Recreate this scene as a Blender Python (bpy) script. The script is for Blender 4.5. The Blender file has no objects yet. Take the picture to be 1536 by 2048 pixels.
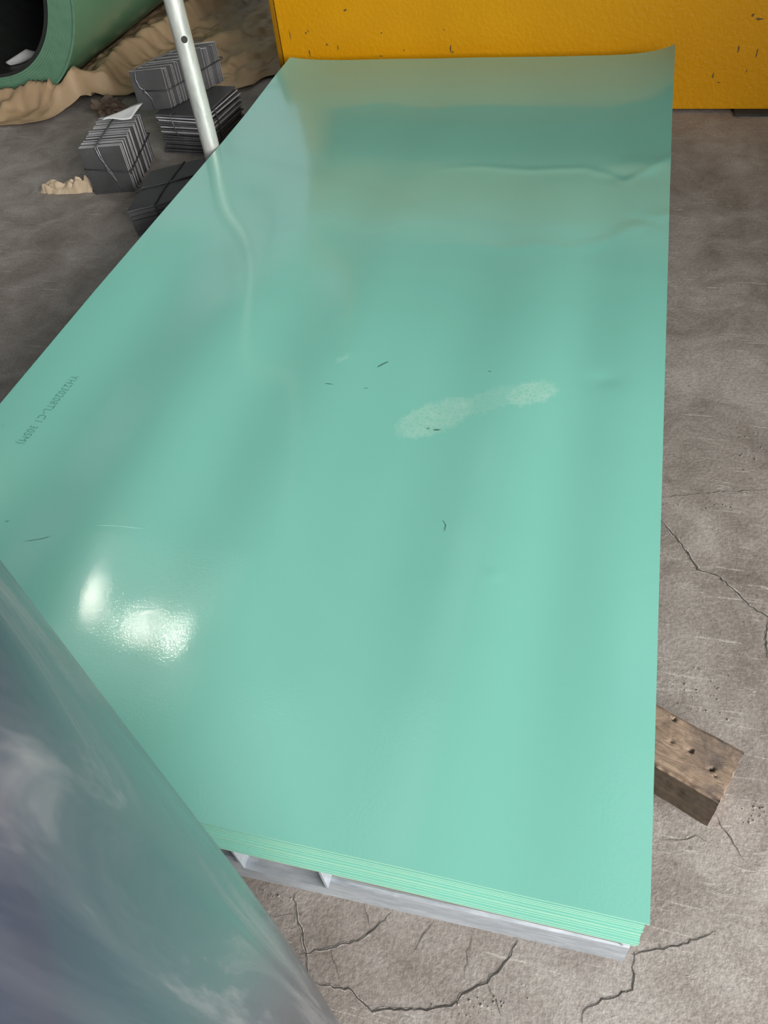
import bpy, bmesh, math, random
from mathutils import Vector, Matrix, noise
random.seed(7)
scene = bpy.context.scene
COL = scene.collection

# ------------------------------------------------------------------ camera
CAM = Vector((1.09258808, -0.2714053, 1.12030188))
FPX = 1584.68
RC = ((0.9657327604596476, 0.24058384766338842, -0.09736348195534315),
      (0.11685232479740898, -0.7380161230178537, -0.6645883961935664),
      (-0.23174505294488973, 0.6304376372086105, -0.7408391296539314))
cam_d = bpy.data.cameras.new('camera')
cam_d.sensor_fit = 'VERTICAL'; cam_d.sensor_height = 24.0; cam_d.sensor_width = 18.0
cam_d.lens = FPX * 24.0 / 2048.0
cam_d.clip_start = 0.01; cam_d.clip_end = 100
cam = bpy.data.objects.new('camera', cam_d); COL.objects.link(cam)
rx, ry, rz = (Vector(r) for r in RC)
cam.matrix_world = Matrix(((rx.x, -ry.x, -rz.x, CAM.x), (rx.y, -ry.y, -rz.y, CAM.y),
                           (rx.z, -ry.z, -rz.z, CAM.z), (0, 0, 0, 1)))
scene.camera = cam

# ------------------------------------------------------------------ view, world, daylight
vs = scene.view_settings
vs.view_transform = 'Standard'; vs.look = 'None'; vs.exposure = 0.17; vs.gamma = 1.0
vs.use_curve_mapping = False
world = bpy.data.worlds.new('overcast_sky'); scene.world = world; world.use_nodes = True
wb = world.node_tree.nodes['Background']
wb.inputs[0].default_value = (0.86, 0.94, 1.0, 1); wb.inputs[1].default_value = 0.4
cy = scene.cycles
cy.max_bounces = 4; cy.diffuse_bounces = 3; cy.glossy_bounces = 3; cy.transmission_bounces = 1; cy.adaptive_threshold = 0.02
cy.caustics_reflective = False; cy.caustics_refractive = False

def area(name, loc, target, sx, sy, power, color):
    d = bpy.data.lights.new(name, 'AREA'); d.shape = 'RECTANGLE'; d.size = sx; d.size_y = sy
    d.energy = power; d.color = color
    o = bpy.data.objects.new(name, d); COL.objects.link(o); o.location = loc
    o.rotation_euler = (Vector(target) - Vector(loc)).to_track_quat('-Z', 'Y').to_euler()
    return o
# daylight coming in through the two open bay doors of the hall (behind the camera, to the right)
area('daylight_right_bay', (5.75, -3.0, 2.5), (0.5, 0.5, 0.6), 5.0, 3.6, 1120, (1.0, 0.97, 0.93))
area('daylight_rear_bay', (-0.3, -5.85, 2.0), (-0.3, 0, 1.2), 6.0, 3.4, 30, (0.92, 0.97, 1.0))

def uz(u, v, z):
    """floor-plan position of a point of known height (surveyed from the photo)"""
    d = rx * ((u - 768) / FPX) + ry * ((v - 1024) / FPX) + rz
    return CAM + d * ((z - CAM.z) / d.z)

# ------------------------------------------------------------------ materials
def nt(name):
    m = bpy.data.materials.new(name); m.use_nodes = True
    t = m.node_tree; b = t.nodes['Principled BSDF']
    return m, t, b
def N(t, typ, **kw):
    n = t.nodes.new(typ)
    for k, v in kw.items(): setattr(n, k, v)
    return n
def ramp(t, stops):
    r = N(t, 'ShaderNodeValToRGB'); e = r.color_ramp.elements
    while len(e) < len(stops): e.new(0.5)
    for el, (p, c) in zip(e, stops):
        el.position = p; el.color = (c[0], c[1], c[2], 1) if hasattr(c, '__len__') else (c, c, c, 1)
    return r
def coords(t, scale=(1, 1, 1), kind='Object'):
    c = N(t, 'ShaderNodeTexCoord'); m = N(t, 'ShaderNodeMapping')
    m.inputs['Scale'].default_value = scale
    t.links.new(c.outputs[kind], m.inputs[0]); return m.outputs[0]
def noise_tex(t, co, scale, detail=6, rough=0.6, dist=0.0):
    n = N(t, 'ShaderNodeTexNoise'); n.inputs['Scale'].default_value = scale
    n.inputs['Detail'].default_value = detail; n.inputs['Roughness'].default_value = rough
    n.inputs['Distortion'].default_value = dist
    t.links.new(co, n.inputs['Vector']); return n.outputs['Fac']
def mix(t, a, b, f, mode='MIX'):
    m = N(t, 'ShaderNodeMix', data_type='RGBA', blend_type=mode)
    for k, val in ((6, a), (7, b), (0, f)):
        if hasattr(val, 'node'): t.links.new(val, m.inputs[k])
        else: m.inputs[k].default_value = val if k == 0 else (*val, 1)
    return m.outputs[2]
def math_n(t, op, a, b=None, c=None):
    m = N(t, 'ShaderNodeMath', operation=op)
    for i, v in enumerate((a, b, c)):
        if v is None: continue
        if hasattr(v, 'node'): t.links.new(v, m.inputs[i])
        else: m.inputs[i].default_value = v
    return m.outputs[0]
def bump(t, b, h, strength, dist, prev=None):
    n = N(t, 'ShaderNodeBump'); n.inputs['Strength'].default_value = strength
    n.inputs['Distance'].default_value = dist
    t.links.new(h, n.inputs['Height'])
    if prev is not None: t.links.new(prev, n.inputs['Normal'])
    if b is not None: t.links.new(n.outputs[0], b.inputs['Normal'])
    return n.outputs[0]

def simple(name, c1, c2, scale=20, rough=0.6, metal=0.0, bs=0.2, bd=0.001, coat=0.0, stretch=(1, 1, 1), detail=6):
    m, t, b = nt(name); co = coords(t, stretch)
    f = noise_tex(t, co, scale, detail)
    r = ramp(t, ((0.3, c1), (0.7, c2))); t.links.new(f, r.inputs[0])
    t.links.new(r.outputs[0], b.inputs['Base Color'])
    b.inputs['Roughness'].default_value = rough; b.inputs['Metallic'].default_value = metal
    b.inputs['Coat Weight'].default_value = coat
    if bs: bump(t, b, noise_tex(t, co, scale * 4, 4), bs, bd)
    return m

M = {}
# concrete floor
m, t, b = nt('worn_concrete'); M['concrete'] = m
co = coords(t)
big = noise_tex(t, co, 1.3, 3, 0.6, 0.4)
mid = noise_tex(t, co, 9, 6, 0.7, 0.6)
r1 = ramp(t, ((0.33, (0.125, 0.104, 0.088)), (0.49, (0.245, 0.215, 0.194)), (0.64, (0.36, 0.33, 0.308))))
t.links.new(math_n(t, 'ADD', math_n(t, 'MULTIPLY', big, 0.45), math_n(t, 'MULTIPLY', mid, 0.55)), r1.inputs[0])
# pale scrapes, stretched and warped
co2 = coords(t, (1.0, 3.2, 1.0))
scr = noise_tex(t, co2, 13, 6, 0.76, 1.3)
r2 = ramp(t, ((0.57, 0.0), (0.70, 1.0))); t.links.new(scr, r2.inputs[0])
patch = noise_tex(t, co, 2.6, 4, 0.6); r2b = ramp(t, ((0.45, 0.0), (0.62, 0.75))); t.links.new(patch, r2b.inputs[0])
c = mix(t, r1.outputs[0], (0.50, 0.465, 0.435), math_n(t, 'MULTIPLY', r2.outputs[0], r2b.outputs[0]))
for ang_, sx_, sy_, th_ in ((0.35, 2.2, 38, 0.665), (-0.9, 2.6, 46, 0.675), (1.9, 3.0, 52, 0.675)):
    mp_ = N(t, 'ShaderNodeMapping'); mp_.inputs['Rotation'].default_value = (0, 0, ang_); mp_.inputs['Scale'].default_value = (sx_, sy_, 1)
    t.links.new(N(t, 'ShaderNodeTexCoord').outputs['Object'], mp_.inputs[0])
    rs_ = ramp(t, ((th_, 0.0), (th_ + 0.03, 0.55))); t.links.new(noise_tex(t, mp_.outputs[0], 2.2, 3, 0.6, 0.5), rs_.inputs[0])
    c = mix(t, c, (0.48, 0.45, 0.42), rs_.outputs[0])
fine = noise_tex(t, co, 160, 2, 0.7); r3 = ramp(t, ((0.30, 0.74), (0.65, 1.08))); t.links.new(fine, r3.inputs[0])
c = mix(t, c, r3.outputs[0], 1.0, 'MULTIPLY')
# pits
vo = N(t, 'ShaderNodeTexVoronoi'); vo.inputs['Scale'].default_value = 26; t.links.new(co, vo.inputs['Vector'])
r4 = ramp(t, ((0.04, 1.0), (0.09, 0.0))); t.links.new(vo.outputs['Distance'], r4.inputs[0])
c = mix(t, c, (0.06, 0.05, 0.045), math_n(t, 'MULTIPLY', r4.outputs[0], 0.55))
t.links.new(c, b.inputs['Base Color'])
b.inputs['Roughness'].default_value = 0.62
h = math_n(t, 'ADD', math_n(t, 'MULTIPLY', r2.outputs[0], r2b.outputs[0]), math_n(t, 'MULTIPLY', fine, 0.5))
h = math_n(t, 'ADD', h, math_n(t, 'MULTIPLY', mid, 0.8))
bump(t, b, h, 0.45, 0.004)

M['crack_core'] = simple('crack_shadow_dirt', (0.035, 0.03, 0.027), (0.08, 0.07, 0.06), 60, 0.95, bs=0)
M['crack_rim'] = simple('crack_spalled_rim', (0.40, 0.365, 0.34), (0.27, 0.245, 0.225), 90, 0.9, bs=0.5, bd=0.003)

# green painted steel (top sheet with footprint dust)
GREEN = (0.185, 0.545, 0.43)
def paint(name, dusty):
    m, t, b = nt(name); co = coords(t)
    f = noise_tex(t, co, 2.0, 3)
    r = ramp(t, ((0.3, (0.180, 0.485, 0.400)), (0.7, (0.192, 0.51, 0.42)))); t.links.new(f, r.inputs[0])
    col = r.outputs[0]
    b.inputs['Roughness'].default_value = 0.25
    b.inputs['IOR'].default_value = 1.5
    b.inputs['Coat Weight'].default_value = 0.55; b.inputs['Coat Roughness'].default_value = 0.05
    if dusty:
        nz = N(t, 'ShaderNodeTexNoise'); nz.inputs['Scale'].default_value = 60; nz.inputs['Detail'].default_value = 3; t.links.new(co, nz.inputs['Vector'])
        sb = N(t, 'ShaderNodeVectorMath', operation='SUBTRACT'); sb.inputs[1].default_value = (0.5, 0.5, 0.5); t.links.new(nz.outputs['Color'], sb.inputs[0])
        sc2 = N(t, 'ShaderNodeVectorMath', operation='SCALE'); sc2.inputs['Scale'].default_value = 0.022; t.links.new(sb.outputs[0], sc2.inputs[0])
        ad = N(t, 'ShaderNodeVectorMath', operation='ADD'); t.links.new(co, ad.inputs[0]); t.links.new(sc2.outputs[0], ad.inputs[1]); warp = ad.outputs[0]
        def ell(cu, cv, eu, ev, wu, soft=(0.75, 1.0)):
            # dusty elongated patch given by its centre, end and half width, in metres on the sheet
            C0 = uz(cu, cv, 0.19); C1 = uz(eu, ev, 0.19); d = C1 - C0; a = math.atan2(d.y, d.x)
            mp = N(t, 'ShaderNodeMapping', vector_type='TEXTURE')
            mp.inputs['Location'].default_value = (C0.x, C0.y, 0)
            mp.inputs['Rotation'].default_value = (0, 0, a)
            mp.inputs['Scale'].default_value = (d.length, wu, 1.0)
            t.links.new(warp, mp.inputs[0])
            wn = N(t, 'ShaderNodeVectorMath', operation='MULTIPLY'); wn.inputs[1].default_value = (1, 1, 0)
            t.links.new(mp.outputs[0], wn.inputs[0])
            ln = N(t, 'ShaderNodeVectorMath', operation='LENGTH'); t.links.new(wn.outputs[0], ln.inputs[0])
            rr = ramp(t, ((soft[0], 1.0), (soft[1], 0.0))); t.links.new(ln.outputs['Value'], rr.inputs[0])
            return rr.outputs[0]
        sole = ell(872, 836, 786, 872, 0.043)
        heel = ell(1062, 790, 1118, 772, 0.032)
        waist = math_n(t, 'MULTIPLY', ell(975, 806, 850, 845, 0.030, (0.7, 1.0)), 0.45)
        msk = math_n(t, 'MAXIMUM', math_n(t, 'MAXIMUM', sole, heel), waist)
        # tread: little hollow rings + speckle
        vo = N(t, 'ShaderNodeTexVoronoi'); vo.inputs['Scale'].default_value = 105
        vo.feature = 'DISTANCE_TO_EDGE'; t.links.new(co, vo.inputs['Vector'])
        tr = ramp(t, ((0.05, 1.0), (0.20, 0.45))); t.links.new(vo.outputs['Distance'], tr.inputs[0])
        sp = ramp(t, ((0.35, 0.55), (0.6, 1.0))); t.links.new(noise_tex(t, co, 70, 5, 0.7), sp.inputs[0])
        msk = math_n(t, 'MULTIPLY', msk, math_n(t, 'MULTIPLY', tr.outputs[0], sp.outputs[0]))
        smear = math_n(t, 'MULTIPLY', ell(684, 722, 700, 712, 0.008, (0.2, 1.0)), 0.5)
        msk = math_n(t, 'MAXIMUM', msk, smear)
        col = mix(t, col, (0.54, 0.68, 0.58), math_n(t, 'MULTIPLY', msk, 0.34))
        t.links.new(math_n(t, 'ADD', math_n(t, 'MULTIPLY', msk, 0.25), 0.25), b.inputs['Roughness'])
    t.links.new(col, b.inputs['Base Color'])
    nb = bump(t, None, noise_tex(t, co, 260, 3, 0.6), 0.16, 0.0006)
    bump(t, b, noise_tex(t, co, 14, 2, 0.5), 0.05, 0.002, nb)
    t.links.new(nb, b.inputs['Coat Normal'])
    return m
M['green_top'] = paint('green_paint_top_sheet', True)
M['green'] = paint('green_paint', False)
M['green_edge'] = simple('green_cut_edge', (0.33, 0.58, 0.48), (0.46, 0.63, 0.42), 14, 0.45, bs=0, stretch=(1, 1, 0.1))
M['ink'] = simple('grey_ink', (0.07, 0.235, 0.19), (0.11, 0.34, 0.28), 120, 0.5, bs=0)
M['smudge'] = simple('dark_smudge', (0.04, 0.10, 0.08), (0.09, 0.24, 0.19), 300, 0.6, bs=0)
M['scratch'] = simple('pale_scratch', (0.40, 0.75, 0.66), (0.34, 0.7, 0.6), 100, 0.4, bs=0)
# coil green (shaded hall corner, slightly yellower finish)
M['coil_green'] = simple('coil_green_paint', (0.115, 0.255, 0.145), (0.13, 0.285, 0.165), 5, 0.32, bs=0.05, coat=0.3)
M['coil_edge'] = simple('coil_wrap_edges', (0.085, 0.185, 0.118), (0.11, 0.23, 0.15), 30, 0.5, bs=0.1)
M['bore_shade'] = simple('coil_bore_shade', (0.010, 0.012, 0.011), (0.018, 0.021, 0.02), 12, 0.5, bs=0.1)  # near black: the darkness inside the bore is put into this colour
# galvanised steel
def galv(name, c1, c2, rough, metal, sc, stretch=(1, 1, 1)):
    m, t, b = nt(name); co = coords(t, stretch)
    f = noise_tex(t, co, sc, 7, 0.7, 0.4)
    r = ramp(t, ((0.3, c1), (0.7, c2))); t.links.new(f, r.inputs[0])
    t.links.new(r.outputs[0], b.inputs['Base Color'])
    b.inputs['Metallic'].default_value = metal
    rr = ramp(t, ((0.2, rough - 0.12), (0.8, rough + 0.15))); t.links.new(f, rr.inputs[0])
    t.links.new(rr.outputs[0], b.inputs['Roughness'])
    bump(t, b, noise_tex(t, co, sc * 3, 5), 0.25, 0.0008)
    return m
M['galv'] = galv('galvanised_steel', (0.33, 0.375, 0.42), (0.52, 0.565, 0.61), 0.42, 0.55, 22, (1, 4, 4))
M['galv_dirty'] = galv('dusty_galvanised_steel', (0.20, 0.185, 0.17), (0.36, 0.34, 0.32), 0.6, 0.3, 16)
M['pole'] = galv('weathered_zinc_pipe', (0.34, 0.355, 0.34), (0.60, 0.62, 0.59), 0.42, 0.35, 30, (1, 1, 0.3))
M['pole_in'] = simple('pipe_inside', (0.02, 0.02, 0.02), (0.04, 0.035, 0.03), 30, 0.9, bs=0)
M['plate_face'] = galv('hot_rolled_plate', (0.050, 0.051, 0.053), (0.085, 0.086, 0.088), 0.50, 0.35, 9)
M['plate_edge'] = galv('sheared_plate_edge', (0.38, 0.37, 0.40), (0.78, 0.76, 0.80), 0.45, 0.2, 60, (0.15, 0.15, 3))
M['plate_edge_dark'] = galv('dark_plate_edge', (0.06, 0.06, 0.065), (0.18, 0.178, 0.185), 0.5, 0.25, 60, (0.3, 0.3, 3))
M['wire'] = galv('tie_wire', (0.16, 0.165, 0.18), (0.28, 0.29, 0.31), 0.4, 0.7, 50)
M['wire_dark'] = galv('dark_tie_wire', (0.035, 0.037, 0.04), (0.07, 0.07, 0.075), 0.5, 0.5, 50)
M['black'] = simple('black_rubber', (0.012, 0.012, 0.012), (0.03, 0.03, 0.03), 30, 0.8, bs=0.1)
M['dark_steel'] = simple('dark_painted_steel', (0.03, 0.035, 0.034), (0.055, 0.06, 0.058), 6, 0.5, bs=0.05)
M['pale_steel'] = simple('pale_grey_paint', (0.50, 0.51, 0.48), (0.58, 0.59, 0.55), 5, 0.5, bs=0.05)
# yellow machine paint with lumpy brushed texture high on the panel
def yellow(name, dull):
    m, t, b = nt(name); co = coords(t)
    f = noise_tex(t, co, 3, 6)
    r = ramp(t, ((0.3, (0.50 * dull, 0.225 * dull, 0.001)), (0.7, (0.56 * dull, 0.257 * dull, 0.0015)))); t.links.new(f, r.inputs[0])
    chips = noise_tex(t, co, 24, 8, 0.75, 0.3); rc = ramp(t, ((0.70, 0.0), (0.735, 1.0))); t.links.new(chips, rc.inputs[0])
    c = mix(t, r.outputs[0], (0.16, 0.075, 0.012), math_n(t, 'MULTIPLY', rc.outputs[0], 0.7))
    t.links.new(c, b.inputs['Base Color'])
    b.inputs['Roughness'].default_value = 0.42; b.inputs['Specular IOR Level'].default_value = 0.25
    lump = noise_tex(t, co, 75, 3, 0.55, 0.2)
    bump(t, b, lump, 0.55, 0.004)
    return m
M['yellow'] = yellow('yellow_machine_paint', 1.0)
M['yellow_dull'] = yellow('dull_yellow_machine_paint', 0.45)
M['chip'] = simple('chipped_paint', (0.05, 0.04, 0.012), (0.16, 0.09, 0.015), 200, 0.7, bs=0.1)
# kraft paper
M['kraft'] = simple('kraft_paper', (0.30, 0.205, 0.115), (0.42, 0.30, 0.18), 4, 0.62, bs=0.35, bd=0.006, detail=8)
M['kraft_dark'] = simple('dirty_brown_paper', (0.07, 0.05, 0.035), (0.16, 0.115, 0.08), 25, 0.8, bs=0.3, bd=0.003)
M['kraft_pale'] = simple('pale_kraft_paper', (0.42, 0.325, 0.22), (0.52, 0.41, 0.29), 14, 0.6, bs=0.3, bd=0.002)
M['white_paper'] = simple('white_paper', (0.52, 0.53, 0.53), (0.62, 0.63, 0.63), 9, 0.45, bs=0.05)
# timber
m, t, b = nt('weathered_timber'); M['timber'] = m
co = coords(t, (5.0, 22, 22)); f = noise_tex(t, co, 5, 6, 0.72, 1.2)
r = ramp(t, ((0.25, (0.15, 0.10, 0.07)), (0.48, (0.27, 0.19, 0.135)), (0.75, (0.40, 0.30, 0.225)))); t.links.new(f, r.inputs[0])
co3 = coords(t); st = ramp(t, ((0.46, 0.0), (0.60, 0.9))); t.links.new(noise_tex(t, co3, 17, 5, 0.65, 0.6), st.inputs[0])
c = mix(t, r.outputs[0], (0.13, 0.10, 0.085), st.outputs[0]); t.links.new(c, b.inputs['Base Color'])
b.inputs['Roughness'].default_value = 0.8; bump(t, b, f, 0.8, 0.004)
M['timber_dark'] = simple('dark_timber_side', (0.045, 0.030, 0.018), (0.12, 0.085, 0.055), 9, 0.85, bs=0.6, bd=0.003, stretch=(2, 10, 10))  # darker brown for one long side face of the block
# grey drum: glossy blue-grey skin with smeary wear
m, t, b = nt('smeared_grey_steel'); M['drum'] = m
co = coords(t, (1, 1, 0.2)); f = noise_tex(t, co, 15, 5, 0.6, 1.4)
r = ramp(t, ((0.38, (0.052, 0.062, 0.088)), (0.52, (0.085, 0.094, 0.118)), (0.64, (0.22, 0.215, 0.235)))); t.links.new(f, r.inputs[0])
t.links.new(r.outputs[0], b.inputs['Base Color']); b.inputs['Metallic'].default_value = 0.0; b.inputs['IOR'].default_value = 1.33; b.inputs['Specular IOR Level'].default_value = 0.27
rr = ramp(t, ((0.35, 0.14), (0.7, 0.30))); t.links.new(f, rr.inputs[0]); t.links.new(rr.outputs[0], b.inputs['Roughness'])
bump(t, b, noise_tex(t, co, 9, 1, 0.4), 0.05, 0.01)
M['wall'] = simple('grey_cladding', (0.10, 0.11, 0.105), (0.16, 0.165, 0.155), 0.8, 0.8, bs=0)
M['ceiling'] = simple('dark_roof_sheet', (0.09, 0.105, 0.10), (0.14, 0.155, 0.15), 0.6, 0.8, bs=0)
def emit(name, c, s):
    m, t, b = nt(name); b.inputs['Base Color'].default_value = (0.8, 0.8, 0.8, 1)
    b.inputs['Emission Color'].default_value = (*c, 1); b.inputs['Emission Strength'].default_value = s
    return m
M['skylight'] = emit('daylit_translucent_panel', (0.78, 0.93, 1.0), 0.55)
M['window'] = emit('daylit_window_pane', (0.85, 0.95, 1.0), 0.55)
M['window_left'] = emit('daylit_left_window_pane', (0.85, 0.95, 1.0), 0.7)
M['lamp'] = emit('lamp_lens', (1.0, 0.93, 0.80), 430)

# ------------------------------------------------------------------ mesh helpers
def obj(name, bm, mats, parent=None, smooth=False):
    bmesh.ops.recalc_face_normals(bm, faces=bm.faces)
    me = bpy.data.meshes.new(name); bm.to_mesh(me); bm.free()
    for mm in (mats if isinstance(mats, (list, tuple)) else [mats]): me.materials.append(M[mm])
    if smooth:
        for p in me.polygons: p.use_smooth = True
    o = bpy.data.objects.new(name, me); COL.objects.link(o)
    if parent: o.parent = parent
    return o
def raw(name, verts, faces, mats, parent=None, smooth=True, fmat=None):
    me = bpy.data.meshes.new(name); me.from_pydata([tuple(v) for v in verts], [], faces)
    for mm in (mats if isinstance(mats, (list, tuple)) else [mats]): me.materials.append(M[mm])
    if fmat:
        for p, i in zip(me.polygons, fmat): p.material_index = i
    for p in me.polygons: p.use_smooth = smooth
    me.update()
    o = bpy.data.objects.new(name, me); COL.objects.link(o)
    if parent: o.parent = parent
    return o
def tag(o, label=None, cat=None, group=None, kind=None):
    if label: o['label'] = label
    if cat: o['category'] = cat
    if group: o['group'] = group
    if kind: o['kind'] = kind
    return o
def empty(name, loc=(0, 0, 0)):
    o = bpy.data.objects.new(name, None); COL.objects.link(o); o.location = loc; o.empty_display_size = 0.05
    return o
def box(bm, x0, x1, y0, y1, z0, z1, mat=0):
    v = [bm.verts.new(p) for p in ((x0, y0, z0), (x1, y0, z0), (x1, y1, z0), (x0, y1, z0),
                                   (x0, y0, z1), (x1, y0, z1), (x1, y1, z1), (x0, y1, z1))]
    fs = [bm.faces.new([v[i] for i in q]) for q in ((3, 2, 1, 0), (4, 5, 6, 7), (0, 1, 5, 4), (1, 2, 6, 5), (2, 3, 7, 6), (3, 0, 4, 7))]
    for f in fs: f.material_index = mat
    return v, fs
def boxobj(name, x0, x1, y0, y1, z0, z1, mat, parent=None, bev=0.0):
    bm = bmesh.new(); box(bm, x0, x1, y0, y1, z0, z1)
    if bev: bmesh.ops.bevel(bm, geom=bm.edges[:], offset=bev, segments=2, affect='EDGES', profile=0.5)
    return obj(name, bm, mat, parent)
def tube(bm, pts, r, seg=8, closed=False, mat=0):
    pts = [Vector(p) for p in pts]; n = len(pts); rings = []
    for i, p in enumerate(pts):
        a = pts[(i - 1) % n] if (closed or i > 0) else p
        c = pts[(i + 1) % n] if (closed or i < n - 1) else p
        d = (c - a).normalized()
        up = Vector((0, 0, 1)) if abs(d.z) < 0.9 else Vector((1, 0, 0))
        s = d.cross(up).normalized(); w = s.cross(d)
        rings.append([bm.verts.new(p + (s * math.cos(2 * math.pi * k / seg) + w * math.sin(2 * math.pi * k / seg)) * r) for k in range(seg)])
    rng = range(n) if closed else range(n - 1)
    for i in rng:
        A, B = rings[i], rings[(i + 1) % n]
        for k in range(seg):
            f = bm.faces.new((A[k], A[(k + 1) % seg], B[(k + 1) % seg], B[k])); f.smooth = True; f.material_index = mat
    if not closed:
        bm.faces.new(list(reversed(rings[0]))); bm.faces.new(rings[-1])
def lathe(name, prof, center, axis, seg, mats, parent=None, closed=True, smooth=False):
    """prof: list of (radius, along axis, mat index of the strip that starts here)"""
    verts, faces, fm = [], [], []
    for k in range(seg):
        a = 2 * math.pi * k / seg; ca, sa = math.cos(a), math.sin(a)
        for r, h, _ in prof:
            verts.append((center[0] + r * ca, center[1] + h, center[2] + r * sa) if axis == 'Y' else
                         (center[0] + r * ca, center[1] + r * sa, center[2] + h))
    n = len(prof)
    for k in range(seg):
        k2 = (k + 1) % seg
        for i in range(n if closed else n - 1):
            j = (i + 1) % n
            faces.append((k * n + i, k * n + j, k2 * n + j, k2 * n + i)); fm.append(prof[i][2])
    o = raw(name, verts, faces, mats, parent, smooth, fm)
    bm = bmesh.new(); bm.from_mesh(o.data); bmesh.ops.recalc_face_normals(bm, faces=bm.faces); bm.to_mesh(o.data); bm.free()
    return o

# ------------------------------------------------------------------ the hall
def struct(name, x0, x1, y0, y1, z0, z1, mat, label=None, cat=None):
    o = boxobj(name, x0, x1, y0, y1, z0, z1, mat); o['kind'] = 'structure'
    if label: tag(o, label, cat)
    return o
floor = struct('floor', -9.2, 7.0, -6.2, 9.2, -0.2, 0.0, 'concrete', 'worn cracked grey concrete workshop floor', 'floor')
ceil = struct('ceiling', -9.2, 7.0, -6.2, 9.2, 6.2, 6.4, 'ceiling', 'dark metal roof with translucent strips above the hall', 'ceiling')
def wall(name, pieces, label):
    bm = bmesh.new()
    for p in pieces: box(bm, *p)
    o = obj(name, bm, 'wall'); o['kind'] = 'structure'; return tag(o, label, 'wall')
# right wall, inner step added to shade the far floor and machine; open bay  y -5..0.4, z 0..3.6
wall('wall_right', ((2.75, 2.95, 0.35, 9.2, 0, 6.2), (2.95, 7.0, 1.0, 1.2, 0, 6.2), (6.8, 7.0, -6.2, 1.0, 4.9, 6.2), (6.8, 7.0, 0.6, 1.0, 0, 4.9), (6.8, 7.0, -6.2, -5.9, 0, 4.9)), 'grey clad hall wall with an open loading bay and an added inner step for shade')
wall('wall_back', ((-9.2, -3.4, -6.2, -6.0, 0, 6.2), (2.8, 7.0, -6.2, -6.0, 0, 6.2), (-3.4, 2.8, -6.2, -6.0, 3.8, 6.2)), 'grey clad hall wall with a rear bay door opening')
wall('wall_left', ((-9.2, -9.0, -6.0, 9.0, 0, 1.6), (-9.2, -9.0, -6.0, 9.0, 4.4, 6.2), (-9.2, -9.0, -6.0, -1.0, 1.6, 4.4), (-9.2, -9.0, 7.5, 9.0, 1.6, 4.4)), 'grey clad hall wall with a long window')
wall('wall_far', ((-9.2, 2.75, 9.0, 9.2, 0, 1.9), (-9.2, 2.75, 9.0, 9.2, 5.2, 6.2), (-9.2, -8.0, 9.0, 9.2, 1.9, 5.2), (-1.4, 2.75, 9.0, 9.2, 1.9, 5.2)), 'grey clad far wall with high windows')
def window(name, x0, x1, y0, y1, z0, z1, n, along, label):
    e = empty(name); e['kind'] = 'structure'; tag(e, label, 'window')
    for i in range(n):
        if along == 'X':
            a = x0 + (x1 - x0) * i / n; c = x0 + (x1 - x0) * (i + 1) / n
            boxobj('pane', a + 0.04, c - 0.04, y0, y1, z0, z1, 'window', e)
            boxobj('mullion', c - 0.04, c + 0.04 if i < n - 1 else c, y0, y1, z0, z1, 'dark_steel', e)
        else:
            a = y0 + (y1 - y0) * i / n; c = y0 + (y1 - y0) * (i + 1) / n
            boxobj('pane', x0, x1, a + 0.04, c - 0.04, z0, z1, 'window_left', e)
            boxobj('mullion', x0, x1, c - 0.04, c + 0.04 if i < n - 1 else c, z0, z1, 'dark_steel', e)
window('window_1', -8.0, -1.4, 9.05, 9.10, 1.9, 5.2, 6, 'X', 'row of bright windows high in the far wall')
window('window_2', -9.12, -9.06, -1.0, 7.5, 1.6, 4.4, 7, 'Y', 'long row of bright windows in the left wall')
# translucent roof strips
for i, (x0, x1, y0, y1) in enumerate(((-8.0, -6.6, 2.0, 8.8), (-4.25, -2.3, 2.7, 4.5), (-0.6, 0.1, 1.6, 7.0), (1.9, 2.8, -4.0, 5.0), (-1.7, -1.1, -4.0, 2.9))):
    s = struct('window_%d' % (i + 3), x0, x1, y0, y1, 6.16, 6.195, 'skylight', 'translucent roof light strip', 'roof light')
for i, y in enumerate((-2.0, 0.6, 3.2, 5.8, 8.4)):
    struct('trim_%d' % (i + 1), -9.0, 2.75 if y > 0.8 else 6.8, y, y + 0.14, 5.75, 6.15, 'dark_steel', 'dark steel roof beam across the hall', 'roof beam')

# lamps seen mirrored in the sheet
def bay_lamp(x, y, r, label):
    e = empty('high_bay_lamp', (x, y, 5.2)); tag(e, label, 'lamp')
    lathe('lamp_shade', [(0.03, 0.32, 0), (0.07, 0.30, 0), (r * 1.5, 0.0, 0), (r * 1.45, 0.0, 0), (0.06, 0.27, 0), (0.03, 0.28, 0)], (0, 0, 0), 'Z', 32, ['pale_steel'], e)
    bm = bmesh.new(); bmesh.ops.create_uvsphere(bm, u_segments=20, v_segments=10, radius=r)
    for v in bm.verts: v.co.z = v.co.z * 0.35 + 0.06
    obj('bulb', bm, 'lamp', e, True)
    bm = bmesh.new(); tube(bm, [(0, 0, 0.3), (0, 0, 0.96)], 0.012); obj('hanger', bm, 'dark_steel', e)

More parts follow.
